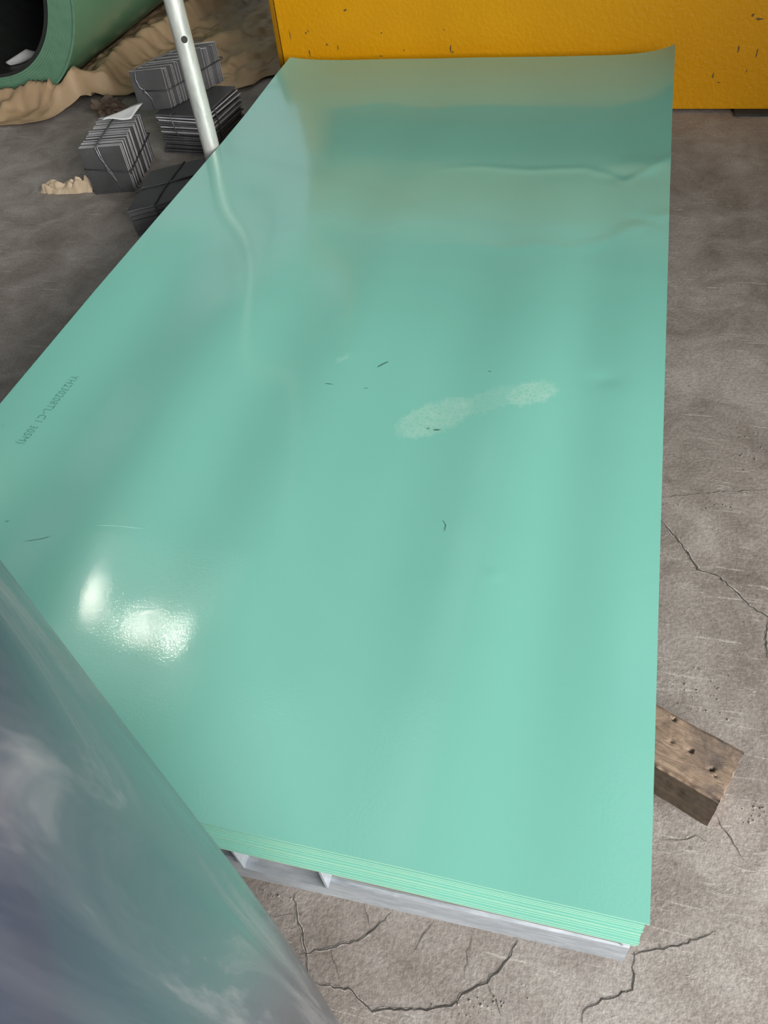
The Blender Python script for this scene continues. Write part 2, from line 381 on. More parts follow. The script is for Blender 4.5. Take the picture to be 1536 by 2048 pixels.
# cracks in the floor slab
def crack(pts, w, seed):
    rnd = random.Random(seed); P = []
    for i in range(len(pts) - 1):
        a, c = uz(*pts[i], 0), uz(*pts[i + 1], 0); n = max(2, int((c - a).length / 0.006))
        for k in range(n):
            q = a.lerp(c, k / n); q += Vector((rnd.uniform(-1, 1), rnd.uniform(-1, 1), 0)) * 0.0016; P.append(q)
    P.append(uz(*pts[-1], 0)); verts, faces, fm = [], [], []
    for layer, (k, z, mi) in enumerate(((1.7, 0.0005, 0), (0.62, 0.0009, 1))):
        base = len(verts)
        for i, q in enumerate(P):
            d = (P[min(i + 1, len(P) - 1)] - P[max(i - 1, 0)]).normalized(); s = Vector((-d.y, d.x, 0))
            tap = min(1, i / 6 + 0.15, (len(P) - 1 - i) / 6 + 0.15)
            wl = w * k * tap * rnd.uniform(0.2 if layer == 0 else 0.45, 1.0); wr = w * k * tap * rnd.uniform(0.15 if layer == 0 else 0.45, 1.0)
            verts += [q + s * wl + Vector((0, 0, z)), q - s * wr + Vector((0, 0, z))]
        for i in range(len(P) - 1):
            faces.append((base + 2 * i, base + 2 * i + 1, base + 2 * i + 3, base + 2 * i + 2)); fm.append(mi)
    raw('crack', verts, faces, ['crack_rim', 'crack_core'], floor, False, fm)
def z5(l): return [(400 + x / 1.641, 1600 + y / 1.641) for x, y in l]
def z6(l): return [(1236 + x / 5.12, 1350 + y / 5.12) for x, y in l]
CR = [([(1318, 1036), (1358, 1084), (1379, 1113), (1397, 1140), (1440, 1155), (1476, 1189), (1500, 1212), (1531, 1233), (1570, 1262)], 0.0026),
      (z5([(380, 605), (490, 620), (540, 670), (570, 695), (610, 685), (740, 690), (830, 675), (860, 640), (945, 597), (1000, 540), (1045, 460)]), 0.0019),
      (z5([(310, 310), (320, 390), (345, 470), (360, 580)]), 0.0018),
      (z5([(330, 510), (430, 485), (520, 460), (570, 430), (630, 370)]), 0.0014),
      (z5([(945, 597), (975, 670), (990, 710)]), 0.0010),
      (z5([(1425, 500), (1420, 625), (1340, 650), (1260, 695), (1255, 735)]), 0.0013),
      (z5([(1415, 510), (1520, 490), (1600, 470), (1700, 430)]), 0.0011),
      (z5([(700, 500), (740, 440), (770, 400)]), 0.0009),
      (z5([(430, 485), (445, 540), (460, 590)]), 0.0008),
      (z5([(870, 590), (880, 500), (900, 430)]), 0.0006),
      (z5([(540, 345), (560, 420)]), 0.0008),
      (z5([(240, 385), (310, 375)]), 0.0008),
      (z6([(1010, 1430), (1080, 1580), (1160, 1680), (1230, 1790), (1290, 1900)]), 0.0011),
      (z6([(480, 1700), (650, 1690), (800, 1650), (940, 1720)]), 0.0008),
      ([(1536, 1240), (1532, 1285), (1537, 1320)], 0.0018),
      ([(1325, 995), (1380, 990), (1440, 985), (1536, 980)], 0.0012)]
for i, (p, w) in enumerate(CR): crack(p, w, i)

# ------------------------------------------------------------------ sheets
def seg_d(p, a, c):
    d_ = c - a; t_ = max(0, min(1, (p - a).dot(d_) / max(1e-9, d_.length_squared)))
    q = p - (a + d_ * t_); side = d_.x * q.y - d_.y * q.x
    return q.length, side
H = 0.19; W, L = 1.22, 2.44
DENT = []
for (u, v, r, a) in ((1240, 352, 0.030, -0.0016), (1283, 440, 0.022, -0.0014), (1210, 760, 0.020, -0.0012), (985, 1155, 0.009, 0.0005), (690, 712, 0.020, 0.0005), (1300, 330, 0.05, 0.003)):
    q = uz(u, v, H); DENT.append((q.x, q.y, r, a))
CREASE = [([uz(u, v, H).to_2d() for u, v in p], r, a) for p, r, a in (
    (((880, 338), (960, 334), (1060, 342), (1170, 338), (1225, 352), (1252, 362), (1290, 345), (1345, 312)), 0.016, 0.0011),
    (((820, 492), (930, 488), (1010, 500), (1080, 494), (1150, 500), (1230, 478), (1287, 440), (1340, 428)), 0.022, 0.0010),
    (((600, 205), (660, 218), (760, 205), (860, 218), (960, 210), (1200, 215), (1345, 200)), 0.03, 0.0004))]
# long ripples that run the length of the sheets: slope across the width, integrated to a height
TILT = [(-0.05, 1.0), (0.08, 1.5), (0.27, -1.35), (0.435, 0.9), (0.555, -0.75), (0.67, 0.55), (0.78, 0.3), (0.90, -0.75), (1.035, 1.0), (1.115, -0.35), (1.20, 0.55), (1.30, 0.5)]
def tilt(x):
    for (a, fa), (c, fc_) in zip(TILT, TILT[1:]):
        if a <= x <= c:
            k = (x - a) / (c - a); k = (1 - math.cos(math.pi * k)) / 2
            return fa + (fc_ - fa) * k
    return 0.0
NP = 400; PROF = [0.0]; RIP = 0.06
for k in range(NP): PROF.append(PROF[-1] - RIP * tilt(-0.02 + 1.26 * (k + 0.5) / NP) * 1.26 / NP)
PEND = PROF[int((W + 0.02) / 1.26 * NP)]
def base_wave(x, y):
    f = max(0.0, min(NP - 1.001, (x + 0.02) / 1.26 * NP)); k = int(f)
    h = PROF[k] + (PROF[k + 1] - PROF[k]) * (f - k) - PEND
    near = 0.40 + 0.60 * min(1.0, max(0.0, y / 0.40)); far = 1.0 - 0.85 * min(1.0, max(0.0, (y - 1.05) / 0.75))
    return h * near * far
def wave(x, y):
    h = base_wave(x, y); e = 0.5
    f = max(0.0, min(1.0, (y - 1.1) / 0.5))
    h += f * (0.0005 * math.sin(2 * math.pi * (y / 0.42 + 0.06 * math.sin(7 * x))) + 0.00015 * math.sin(2 * math.pi * (y / 0.19 + 0.12 * math.sin(9 * x + 1))))
    h += 0.0012 * (noise.noise(Vector((x * 2.2, y * 1.3, 3.1)))) * e
    # far corners lift
    h += 0.030 * math.exp(-((W - x) / 0.060)) * math.exp(-((L - y) / 0.30) ** 2)
    h += 0.010 * math.exp(-(x / 0.060)) * math.exp(-((L - y) / 0.30) ** 2)
    if y > 1.1:
        p_ = Vector((x, y))
        for P, r, a in CREASE:
            bd_ = min(seg_d(p_, A_, C_)[0] for A_, C_ in zip(P, P[1:]))
            if bd_ < r * 3: h += a * math.exp(-(bd_ / r) ** 2) * min(1, max(0, (x - P[0].x) / 0.2 + 0.1))
    for (dx, dy, r, a) in DENT:
        q = ((x - dx) ** 2 * 0.6 + (y - dy) ** 2) / (r * r)
        if q < 9: h += a * math.exp(-q)
    return h + 0.0025
def frange_grid(n, total, extra_end=None):
    return [total * i / n for i in range(n + 1)]
xs = frange_grid(190, W); ys = frange_grid(380, L); TH = 0.0018
verts, faces, fm = [], [], []
nx, ny = len(xs), len(ys)
for lay in (0, 1):
    for y in ys:
        for x in xs: verts.append((x, y, H - 0.0025 + wave(x, y) - lay * TH))
I = lambda lay, i, j: lay * nx * ny + j * nx + i
for j in range(ny - 1):
    for i in range(nx - 1):
        faces.append((I(0, i, j), I(0, i + 1, j), I(0, i + 1, j + 1), I(0, i, j + 1))); fm.append(0)
        faces.append((I(1, i, j + 1), I(1, i + 1, j + 1), I(1, i + 1, j), I(1, i, j))); fm.append(0)
for i in range(nx - 1):
    faces.append((I(1, i, 0), I(1, i + 1, 0), I(0, i + 1, 0), I(0, i, 0))); fm.append(1)
    faces.append((I(0, i, ny - 1), I(0, i + 1, ny - 1), I(1, i + 1, ny - 1), I(1, i, ny - 1))); fm.append(1)
for j in range(ny - 1):
    faces.append((I(1, nx - 1, j), I(1, nx - 1, j + 1), I(0, nx - 1, j + 1), I(0, nx - 1, j))); fm.append(1)
    faces.append((I(0, 0, j), I(0, 0, j + 1), I(1, 0, j + 1), I(1, 0, j))); fm.append(1)
top = raw('steel_sheet', verts, faces, ['green_top', 'green_edge'], None, True, fm)
tag(top, 'topmost glossy mint green steel sheet with a dusty shoe print on it', 'steel sheet', 'stacked green steel sheets')
try:
    bpy.context.view_layer.objects.active = top
    me = top.data
    for e in me.edges: pass
    me.set_sharp_from_angle(angle=math.radians(40))
except Exception as ex: print(ex)

def on_sheet(x, y, lift=0.0004): return Vector((x, y, H - 0.0025 + wave(x, y) + lift))
# stencilled coil number
fc = bpy.data.curves.new('stencil', 'FONT'); fc.body = 'YH230208TL-C1 30SM)'; fc.size = 1.0; fc.offset = 0.0; fc.space_character = 1.12
fo = bpy.data.objects.new('stencil_tmp', fc); COL.objects.link(fo)
bpy.context.view_layer.update()
tm = bpy.data.meshes.new_from_object(fo.evaluated_get(bpy.context.evaluated_depsgraph_get()))
COL.objects.unlink(fo); bpy.data.objects.remove(fo)
A0, A1 = uz(151, 753, H), uz(40, 889, H); d = (A1 - A0); ln = d.length; d.normalize(); up = Vector((-d.y, d.x, 0))
mx = max(v.co.x for v in tm.vertices); hh = 0.023
for v in tm.vertices:
    q = A0 + d * (v.co.x / mx * ln) + up * (v.co.y * hh - 0.006)
    v.co = on_sheet(q.x, q.y)
tm.materials.append(M['ink']); so = bpy.data.objects.new('stencilled_code', tm); COL.objects.link(so); so.parent = top
# scuffs and scratches: thin marks following the sheet
def mark(name, pts, w, mat, seed):
    rnd = random.Random(seed); P = []
    for i in range(len(pts) - 1):
        a, c = uz(*pts[i], H), uz(*pts[i + 1], H)
        for k in range(6): P.append(a.lerp(c, k / 6))
    P.append(uz(*pts[-1], H)); vv, ff = [], []
    for i, q in enumerate(P):
        dd = (P[min(i + 1, len(P) - 1)] - P[max(i - 1, 0)]).normalized(); s = Vector((-dd.y, dd.x, 0))
        ww = w * min(1, 0.15 + i / 3, 0.15 + (len(P) - 1 - i) / 3) * rnd.uniform(0.5, 1)
        for sg in (1, -1):
            e = q + s * ww * sg; vv.append(on_sheet(e.x, e.y, 0.0003))
    for i in range(len(P) - 1): ff.append((2 * i, 2 * i + 1, 2 * i + 3, 2 * i + 2))
    raw(name, vv, ff, mat, top, False)
for i, (pts, w) in enumerate((([(755, 738), (765, 732), (778, 726)], 0.0022), ([(650, 772), (668, 774)], 0.0016), ([(728, 780), (737, 780)], 0.0013),
                              ([(976, 746), (983, 747)], 0.0016), ([(853, 860), (860, 857)], 0.0016), ([(866, 862), (882, 861)], 0.0026),
                              ([(886, 1044), (892, 1054), (889, 1066)], 0.0009), ([(8, 1042), (18, 1040)], 0.0013))):
    mark('scuff_mark', pts, w, 'smudge', i)
mark('scratch_mark', [(45, 1083), (80, 1080), (104, 1075)], 0.0008, 'smudge', 31)
mark('scratch_mark', [(190, 1056), (240, 1058), (290, 1062)], 0.0008, 'scratch', 32)
mark('scratch_mark', [(0, 857), (8, 858), (13, 853)], 0.0007, 'ink', 33)

# one lamp, seen three times in the ripples of the top sheet
LZ = 5.2; PL = uz(287, 1250, H); eps = 0.004
nL = Vector((-(wave(PL.x + eps, PL.y) - wave(PL.x - eps, PL.y)) / (2 * eps), -(wave(PL.x, PL.y + eps) - wave(PL.x, PL.y - eps)) / (2 * eps), 1)).normalized()
dL = (PL - CAM).normalized(); dL = dL - nL * (2 * dL.dot(nL)); QL = PL + dL * ((LZ - H) / dL.z)
bay_lamp(QL.x, QL.y, 0.058, 'round high bay lamp hung under the roof, mirrored in the green sheet')
# the sheets below: shared mesh, each a little off register
lx = [W * i / 90 for i in range(91)]; ly = [L * j / 60 for j in range(61)]
vv, ff, fmm = [], [], []; n1, n2 = len(lx), len(ly)
for lay in (0, 1):
    for y in ly:
        for x in lx: vv.append((x, y, base_wave(x, y) - lay * TH))
J = lambda l, i, j: l * n1 * n2 + j * n1 + i
for j in range(n2 - 1):
    for i in range(n1 - 1):
        ff.append((J(0, i, j), J(0, i + 1, j), J(0, i + 1, j + 1), J(0, i, j + 1))); ff.append((J(1, i, j + 1), J(1, i + 1, j + 1), J(1, i + 1, j), J(1, i, j))); fmm += [0, 0]
for i in range(n1 - 1):
    ff.append((J(1, i, 0), J(1, i + 1, 0), J(0, i + 1, 0), J(0, i, 0))); ff.append((J(0, i, n2 - 1), J(0, i + 1, n2 - 1), J(1, i + 1, n2 - 1), J(1, i, n2 - 1))); fmm += [1, 1]
for j in range(n2 - 1):
    ff.append((J(1, n1 - 1, j), J(1, n1 - 1, j + 1), J(0, n1 - 1, j + 1), J(0, n1 - 1, j))); ff.append((J(0, 0, j), J(0, 0, j + 1), J(1, 0, j + 1), J(1, 0, j))); fmm += [1, 1]
lower_me = None
ORD = ['second', 'third', 'fourth', 'fifth', 'sixth', 'seventh', 'eighth', 'ninth', 'tenth', 'eleventh', 'twelfth']
NS = len(ORD); PITCH = 0.0027; rnd = random.Random(3); ZB = H
DROP = 0.0025 + TH + 0.0006 - min(wave(x, y) - base_wave(x, y) for x in xs[::2] for y in ys[::2])
for k, w in enumerate(ORD):
    if k == 0:
        o = raw('steel_sheet', vv, ff, ['green', 'green_edge'], None, True, fmm); lower_me = o.data; lower_me.set_sharp_from_angle(angle=math.radians(40))
    else:
        o = bpy.data.objects.new('steel_sheet', lower_me); COL.objects.link(o)
    ZB = H - DROP - k * PITCH
    offy = -0.0012 * (k + 1) - (0.0012 if k > 3 else 0) - (0.0012 if k > 7 else 0) + rnd.uniform(-0.0007, 0.0007)
    o.location = (-0.005 - 0.0003 * k + rnd.uniform(-0.0012, 0.0012), offy, ZB)
    tag(o, 'bottom mint green steel sheet, lowest of the stack' if k == NS - 1 else '%s mint green steel sheet counted down from the top of the stack' % w, 'steel sheet', 'stacked green steel sheets')
ZB += min(base_wave(x, y) for x in lx for y in ly) - TH

# ------------------------------------------------------------------ galvanised pallet frame
fr = empty('steel_pallet', (0.6, 1.2, 0)); tag(fr, 'galvanised steel pallet frame lying under the green sheet stack', 'pallet')
fr_off = Vector((-0.6, -1.2, 0))
def part(name, bm, mat):
    for v in bm.verts: v.co += fr_off
    return obj(name, bm, mat, fr)
BT = 0.066
bm = bmesh.new()   # near channel: face, top flange, bottom lip; slightly skewed like in the photo
def skew(x): return 0.0075 * (x - 0.70) / 0.52 - 0.001
def chan(bm, x0, x1):
    prof = [(0, 0), (0, BT - 0.004), (0.004, BT), (0.075, BT), (0.075, BT - 0.004), (0.006, BT - 0.004), (0.004, BT - 0.006), (0.004, 0.004), (0.05, 0.004), (0.05, 0)]
    A = [bm.verts.new((x0, skew(x0) + y, z)) for y, z in prof]; B = [bm.verts.new((x1, skew(x1) + y, z)) for y, z in prof]
    n = len(prof)
    for i in range(n): bm.faces.new((A[i], A[(i + 1) % n], B[(i + 1) % n], B[i]))
    bm.faces.new(A); bm.faces.new(list(reversed(B)))
chan(bm, 0.02, 1.2155); part('front_channel', bm, 'galv')
bm = bmesh.new(); box(bm, 0.10, 1.21, 0.008, 0.074, BT, BT + 0.0015); part('cover_strip', bm, 'galv_dirty')
for y in (1.2, 2.3):
    bm = bmesh.new(); box(bm, 0.02, 1.0, y, y + 0.06, 0, BT); part('cross_channel', bm, 'galv')
# pocket bracket on the front channel (U shape open to the front)
PX0, PX1, PY, PZ0, PZ1 = 0.733, 0.8475, -0.0078, BT + 0.002, 0.128
for x in (PX0, PX1):
    bm = bmesh.new(); v, _ = box(bm, x - 0.003, x, PY, 0.045, PZ0, PZ1)
    part('bracket_flange', bm, 'galv')
bm = bmesh.new(); box(bm, PX0, PX1 - 0.003, PY + 0.016, PY + 0.019, PZ0, PZ1); part('bracket_back_plate', bm, 'galv_dirty')
bm = bmesh.new(); box(bm, PX0 - 0.003, PX1, PY + 0.004, 0.10, PZ1, PZ1 + 0.003); part('bracket_top_plate', bm, 'galv_dirty')
bm = bmesh.new(); box(bm, PX0 - 0.003, PX1, PY, PY + 0.03, BT, PZ0); part('bracket_foot_plate', bm, 'galv')
bm = bmesh.new(); tube(bm, [(PX0 + 0.014, PY + 0.010, PZ1 - 0.012), (PX0 + 0.014, PY + 0.017, PZ1 - 0.012)], 0.006, 10); bo_ = part('bolt', bm, 'galv'); bo_.parent = next(c_ for c_ in fr.children if c_.name.startswith('bracket_back_plate'))
bm = bmesh.new(); tube(bm, [(1.206, 0.012, BT), (1.206, 0.012, BT + 0.010)], 0.006, 6); part('bolt', bm, 'galv')
# long rails that carry the sheets
for x0, x1 in ((0.745, 0.845), (0.08, 0.18)):
    bm = bmesh.new(); box(bm, x0, x1, 0.11, 2.40, BT, ZB - 0.001); part('long_rail', bm, 'galv_dirty')
bm = bmesh.new(); box(bm, 0.98, 1.19, 0.09, 0.16, BT + 0.0015, ZB - 0.001); part('packing_block', bm, 'black')
bm = bmesh.new(); box(bm, 1.213, 1.2165, 0.012, 0.07, 0.004, BT - 0.002); part('end_cap', bm, 'black')

# ------------------------------------------------------------------ timber block
bx = empty('timber_block', (1.2755, 0.2385, 0)); ang = math.atan2(0.034, -0.077)
ex = Vector((0.0865, 0.0, 0))
bm = bmesh.new()
BLn, BWd, BHt = 0.30, 0.0865, 0.08
v, _ = box(bm, 0, BLn, 0, BWd, 0, BHt)
bmesh.ops.subdivide_edges(bm, edges=[e for e in bm.edges if abs(e.verts[0].co.x - e.verts[1].co.x) > 0.1], cuts=110)
bmesh.ops.subdivide_edges(bm, edges=[e for e in bm.edges if abs(e.verts[0].co.y - e.verts[1].co.y) > 0.05], cuts=34)
bmesh.ops.subdivide_edges(bm, edges=[e for e in bm.edges if abs(e.verts[0].co.z - e.verts[1].co.z) > 0.05], cuts=15)
PIT = [(0.058, 0.046, 0.0042, 0.010), (0.026, 0.036, 0.0045, 0.010), (0.019, 0.030, 0.0035, 0.007), (0.088, 0.050, 0.007, 0.004), (0.084, 0.044, 0.004, 0.007), (0.095, 0.075, 0.0035, 0.008), (0.030, 0.052, 0.008, 0.003), (0.020, 0.040, 0.004, 0.005), (0.070, 0.066, 0.004, 0.005), (0.062, 0.052, 0.005, 0.003), (0.040, 0.062, 0.010, 0.0015)]
for v in bm.verts:
    p = v.co.copy(); n = noise.fractal(p * 28, 0.8, 2.0, 4) * 0.0012 + noise.noise(Vector((p.x * 14, p.y * 150, p.z * 150))) * 0.0006
    ey = min(p.y, BWd - p.y); ez = min(BHt - p.z, p.z); exx = p.x
    rd = max(0, 0.006 - ey) * max(0, 0.006 - (BHt - p.z)) / 0.006 * 0.8
    cy = 1 if p.y > BWd / 2 else -1
    v.co.y += cy * (n if ey < 1e-5 else 0) - cy * rd; v.co.z -= rd
    if BHt - p.z < 1e-5:
        v.co.z += n
        for (px, py, r, dd) in PIT:
            if dd <= 0.005: continue
            q = ((p.x - px) ** 2 * 0.5 + (p.y - py + (p.x - px) * 0.4) ** 2) / (r * r * 0.3) * (1 + 0.9 * noise.noise(p * 260))
            if q < 4: v.co.z -= dd * 0.55 * max(0.0, min(1.0, 2.0 - 1.6 * q))
        if ey < 1e-5 and p.y < 0.01: v.co.z -= abs(noise.noise(p * 60)) * 0.006
    if p.x < 1e-5: v.co.x += abs(noise.noise(p * 70)) * 0.004
    if p.z < 1e-5: v.co.z = max(0.0, p.z)
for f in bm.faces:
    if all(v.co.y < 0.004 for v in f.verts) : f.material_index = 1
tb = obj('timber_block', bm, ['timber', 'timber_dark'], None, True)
bpy.data.objects.remove(bx)
tb.data.set_sharp_from_angle(angle=math.radians(50))
# local x runs back under the stack, local y from the near-left corner to the far-right corner of the end face
tx = Vector((-0.0775, 0.034, 0)).normalized(); ty = Vector((-tx.y, tx.x, 0)) * -1
O = Vector((1.3165, 0.1965, 0))
tb.matrix_world = Matrix(((tx.x, ty.x, 0, O.x), (tx.y, ty.y, 0, O.y), (0, 0, 1, 0), (0, 0, 0, 1)))
tag(tb, 'short weathered brown timber block sticking out from under the green sheets', 'timber')

# ------------------------------------------------------------------ yellow machine
YM = 2.5
mc = empty('press_machine', (1.6, YM, 0)); tag(mc, 'yellow painted steel machine standing behind the far end of the sheets', 'machine')
mo = Vector((-1.6, -YM, 0))
def mpart(name, x0, x1, y0, y1, z0, z1, mat, bev=0.003, lab=None):
    o = boxobj(name, x0 + mo.x, x1 + mo.x, y0 + mo.y, y1 + mo.y, z0, z1, mat, mc, bev)
    if lab: o['label'] = lab
    return o
mpart('front_panel', -0.050, 2.7, YM, YM + 0.02, 0.008, 0.372, 'yellow', 0.004)
mpart('side_plate', -0.070, -0.0525, YM + 0.006, YM + 0.9, 0.0, 0.372, 'yellow_dull', 0.003, 'duller yellow side plate')
mpart('table_body', -0.051, 2.7, YM + 0.021, YM + 0.9, 0.010, 0.370, 'dark_steel')
mpart('throat_back', -0.06, 2.7, YM + 0.30, YM + 0.34, 0.371, 0.60, 'dark_steel')
mpart('upper_beam', -0.06, 2.7, YM + 0.03, YM + 0.30, 0.60, 0.76, 'yellow', 0.006)
mpart('guide_cover', -0.06, 2.7, YM + 0.06, YM + 0.28, 0.761, 0.90, 'pale_steel', 0.006)
mpart('rear_frame', -0.06, 2.7, YM + 0.15, YM + 0.34, 0.901, 1.38, 'dark_steel', 0.006)
for x in (-0.06, 2.66): mpart('end_frame', x - 0.008, x + 0.04, YM + 0.10, YM + 0.36, 0.373, 1.40, 'yellow', 0.004)
mpart('foot', 1.43, 1.66, YM - 0.034, YM + 0.12, 0.0, 0.0075, 'black', 0.002, 'black foot plate')
mpart('foot', 0.10, 0.33, YM - 0.02, YM + 0.12, 0.0, 0.0075, 'black', 0.002)
mpart('foot', 2.40, 2.63, YM - 0.02, YM + 0.12, 0.0, 0.0075, 'black', 0.002)
# chipped spots on the panel
def chip(u, v, ru, rv, seed):
    d = rx * ((u - 768) / FPX) + ry * ((v - 1024) / FPX) + rz; q = CAM + d * ((YM - CAM.y) / d.y)
    if q.z < 0.012 or q.z > 0.366: return
    rnd = random.Random(seed); bm = bmesh.new(); n = 11
    vs_ = [bm.verts.new((q.x + mo.x + ru * math.cos(2 * math.pi * k / n) * rnd.uniform(0.45, 1.1), -0.0004, q.z + rv * math.sin(2 * math.pi * k / n) * rnd.uniform(0.45, 1.1))) for k in range(n)]
    f = bm.faces.new(vs_); ex_ = bmesh.ops.extrude_face_region(bm, geom=[f])
    for g in ex_['geom']:
        if isinstance(g, bmesh.types.BMVert): g.co.y += 0.0006
    obj('paint_chip', bm, 'chip', mc)
for i, c_ in enumerate(((619, 105, 0.0028, 0.013), (612, 66, 0.004, 0.004), (616, 62, 0.002, 0.006), (654, 89, 0.004, 0.004), (763, 66, 0.004, 0.003), (901, 98, 0.0025, 0.014), (888, 60, 0.0016, 0.003),
                        (905, 104, 0.005, 0.003), (762, 112, 0.010, 0.002), (808, 100, 0.002, 0.004), (1426, 151, 0.003, 0.011), (1437, 165, 0.008, 0.002), (1477, 98, 0.0035, 0.012), (1514, 105, 0.0025, 0.018), (1493, 142, 0.002, 0.006),
                        (1518, 38, 0.012, 0.004), (1506, 30, 0.005, 0.005), (690, 20, 0.006, 0.004), (676, 95, 0.002, 0.010), (580, 70, 0.002, 0.02))):
    chip(*c_, i)

# ------------------------------------------------------------------ scaffold pipe standing beside the stack
PXc, PYc, PR = -0.0275, 1.80, 0.0242
pp = empty('steel_pipe_post', (PXc, PYc, 0)); tag(pp, 'upright galvanised steel pipe with a drilled hole beside the sheet stack', 'pipe')
hz = 0.470; ha = math.atan2(CAM.y - PYc, CAM.x - PXc) + 0.10; hr = 0.0085
zs = [0.004, 0.1, 0.2, 0.3, 0.4, 0.44] + [hz - 0.014 + 0.001 * k for k in range(29)] + [0.5, 0.6, 0.8, 1.1, 1.5, 2.0, 2.6]
SEG = 144; vv, ff, fmm = [], [], []
def pipe_pt(a, z):
    du = (a - ha + math.pi) % (2 * math.pi) - math.pi; x = du * PR; y = z - hz; rr_ = math.hypot(x, y)
    if hr * 0.80 < rr_ < hr * 1.16:
        s = hr / rr_; x *= s; y *= s; a = ha + x / PR; z = hz + y
    return a, z
for z in zs:
    for k in range(SEG):
        a, zz = pipe_pt(2 * math.pi * k / SEG, z); vv.append((PR * math.cos(a), PR * math.sin(a), zz))
for j in range(len(zs) - 1):
    for k in range(SEG):
        k2 = (k + 1) % SEG; a = 2 * math.pi * (k + 0.5) / SEG; zm = (zs[j] + zs[j + 1]) / 2
        du = (a - ha + math.pi) % (2 * math.pi) - math.pi
        if math.hypot(du * PR, zm - hz) < hr * 0.94: continue
        ff.append((j * SEG + k, j * SEG + k2, (j + 1) * SEG + k2, (j + 1) * SEG + k))
raw('pipe', vv, ff, 'pole', pp, True)
lathe('pipe_inside', [(PR - 0.0026, 0.004, 0), (PR - 0.0026, 2.599, 0)], (0, 0, 0), 'Z', 48, ['pole_in'], pp, closed=False, smooth=True)
lathe('rim', [(PR + 0.0003, 2.6, 0), (PR - 0.003, 2.6, 0), (PR - 0.003, 2.59, 0), (PR + 0.0003, 2.59, 0)], (0, 0, 0), 'Z', 48, ['pole'], pp)
boxobj('base_plate', -0.045, 0.045, -0.045, 0.045, 0, 0.004, 'galv', pp)

# ------------------------------------------------------------------ big green coil
CXc, CY0, CR_, Cr_ = -1.267, 2.55, 0.463, 0.350
cl = empty('steel_coil', (CXc, CY0, 0)); tag(cl, 'big dark green painted steel coil lying on brown paper', 'steel coil')
CLEN = 1.25; CZ = CR_ + 0.004
NW = 13; rnd = random.Random(12)
for k in range(NW):
    r0 = Cr_ + 0.008 + (CR_ - Cr_ - 0.008) * k / NW; r1 = Cr_ + 0.008 + (CR_ - Cr_ - 0.008) * (k + 1) / NW - 0.0003
    if k == NW - 1: r1 = CR_
    e0 = rnd.uniform(0, 0.0012) + (-0.006 if k == NW - 1 else 0) + (0.0015 if k in (3, 4) else 0)
    ch = 0.0004
    pr_ = [(r0, e0 + ch, 0), (r0 + ch, e0, 0), (r1 - ch, e0, 0), (r1, e0 + ch, 1), (r1, CLEN - 0.01, 0), (r0, CLEN - 0.01, 0)]
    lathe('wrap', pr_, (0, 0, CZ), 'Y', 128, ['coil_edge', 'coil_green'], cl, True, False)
for o in cl.children:
    for p in o.data.polygons:
        p.use_smooth = True
    o.data.set_sharp_from_angle(angle=math.radians(25))
lathe('core_sleeve', [(Cr_ - 0.004, -0.004, 0), (Cr_ + 0.007, -0.004, 0), (Cr_ + 0.007, CLEN, 0), (Cr_ - 0.004, CLEN, 0)], (0, 0, CZ), 'Y', 128, ['bore_shade'], cl)
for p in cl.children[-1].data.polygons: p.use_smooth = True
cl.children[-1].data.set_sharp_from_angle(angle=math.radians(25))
lathe('bore_light_stop', [(1e-4, CLEN - 0.03, 0), (Cr_ - 0.005, CLEN - 0.03, 0), (Cr_ - 0.005, CLEN - 0.01, 0), (1e-4, CLEN - 0.01, 0)], (0, 0, CZ), 'Y', 64, ['bore_shade'], cl)  # added disc at the far end, keeps light out of the bore
# a stiff white card lying in the eye of the coil
bm = bmesh.new(); g = []
ni, nj = 10, 12
rI = Cr_ - 0.004
K0, K1, K2, K3 = uz(10, 125, 0.135), uz(60, 130, 0.125), uz(73, 104, 0.14), uz(52, 98, 0.165)
for i in range(ni + 1):
    row = []
    for j in range(nj + 1):
        s, t_ = i / ni, j / nj
        q = K0.lerp(K1, s).lerp(K3.lerp(K2, s), t_)
        zb = CZ - math.sqrt(rI ** 2 - (q.x - CXc) ** 2) + 0.003
        q.z = max(zb, q.z - 0.02 * math.sin(math.pi * s) * (1 - t_))
        row.append(bm.verts.new(q))
    g.append(row)
for i in range(ni):
    for j in range(nj): bm.faces.new((g[i][j], g[i + 1][j], g[i + 1][j + 1], g[i][j + 1]))
bmesh.ops.solidify(bm, geom=bm.faces[:], thickness=0.0008)
tag(obj('paper_card', bm, 'white_paper', None, True), 'stiff white card lying inside the eye of the green coil', 'card')

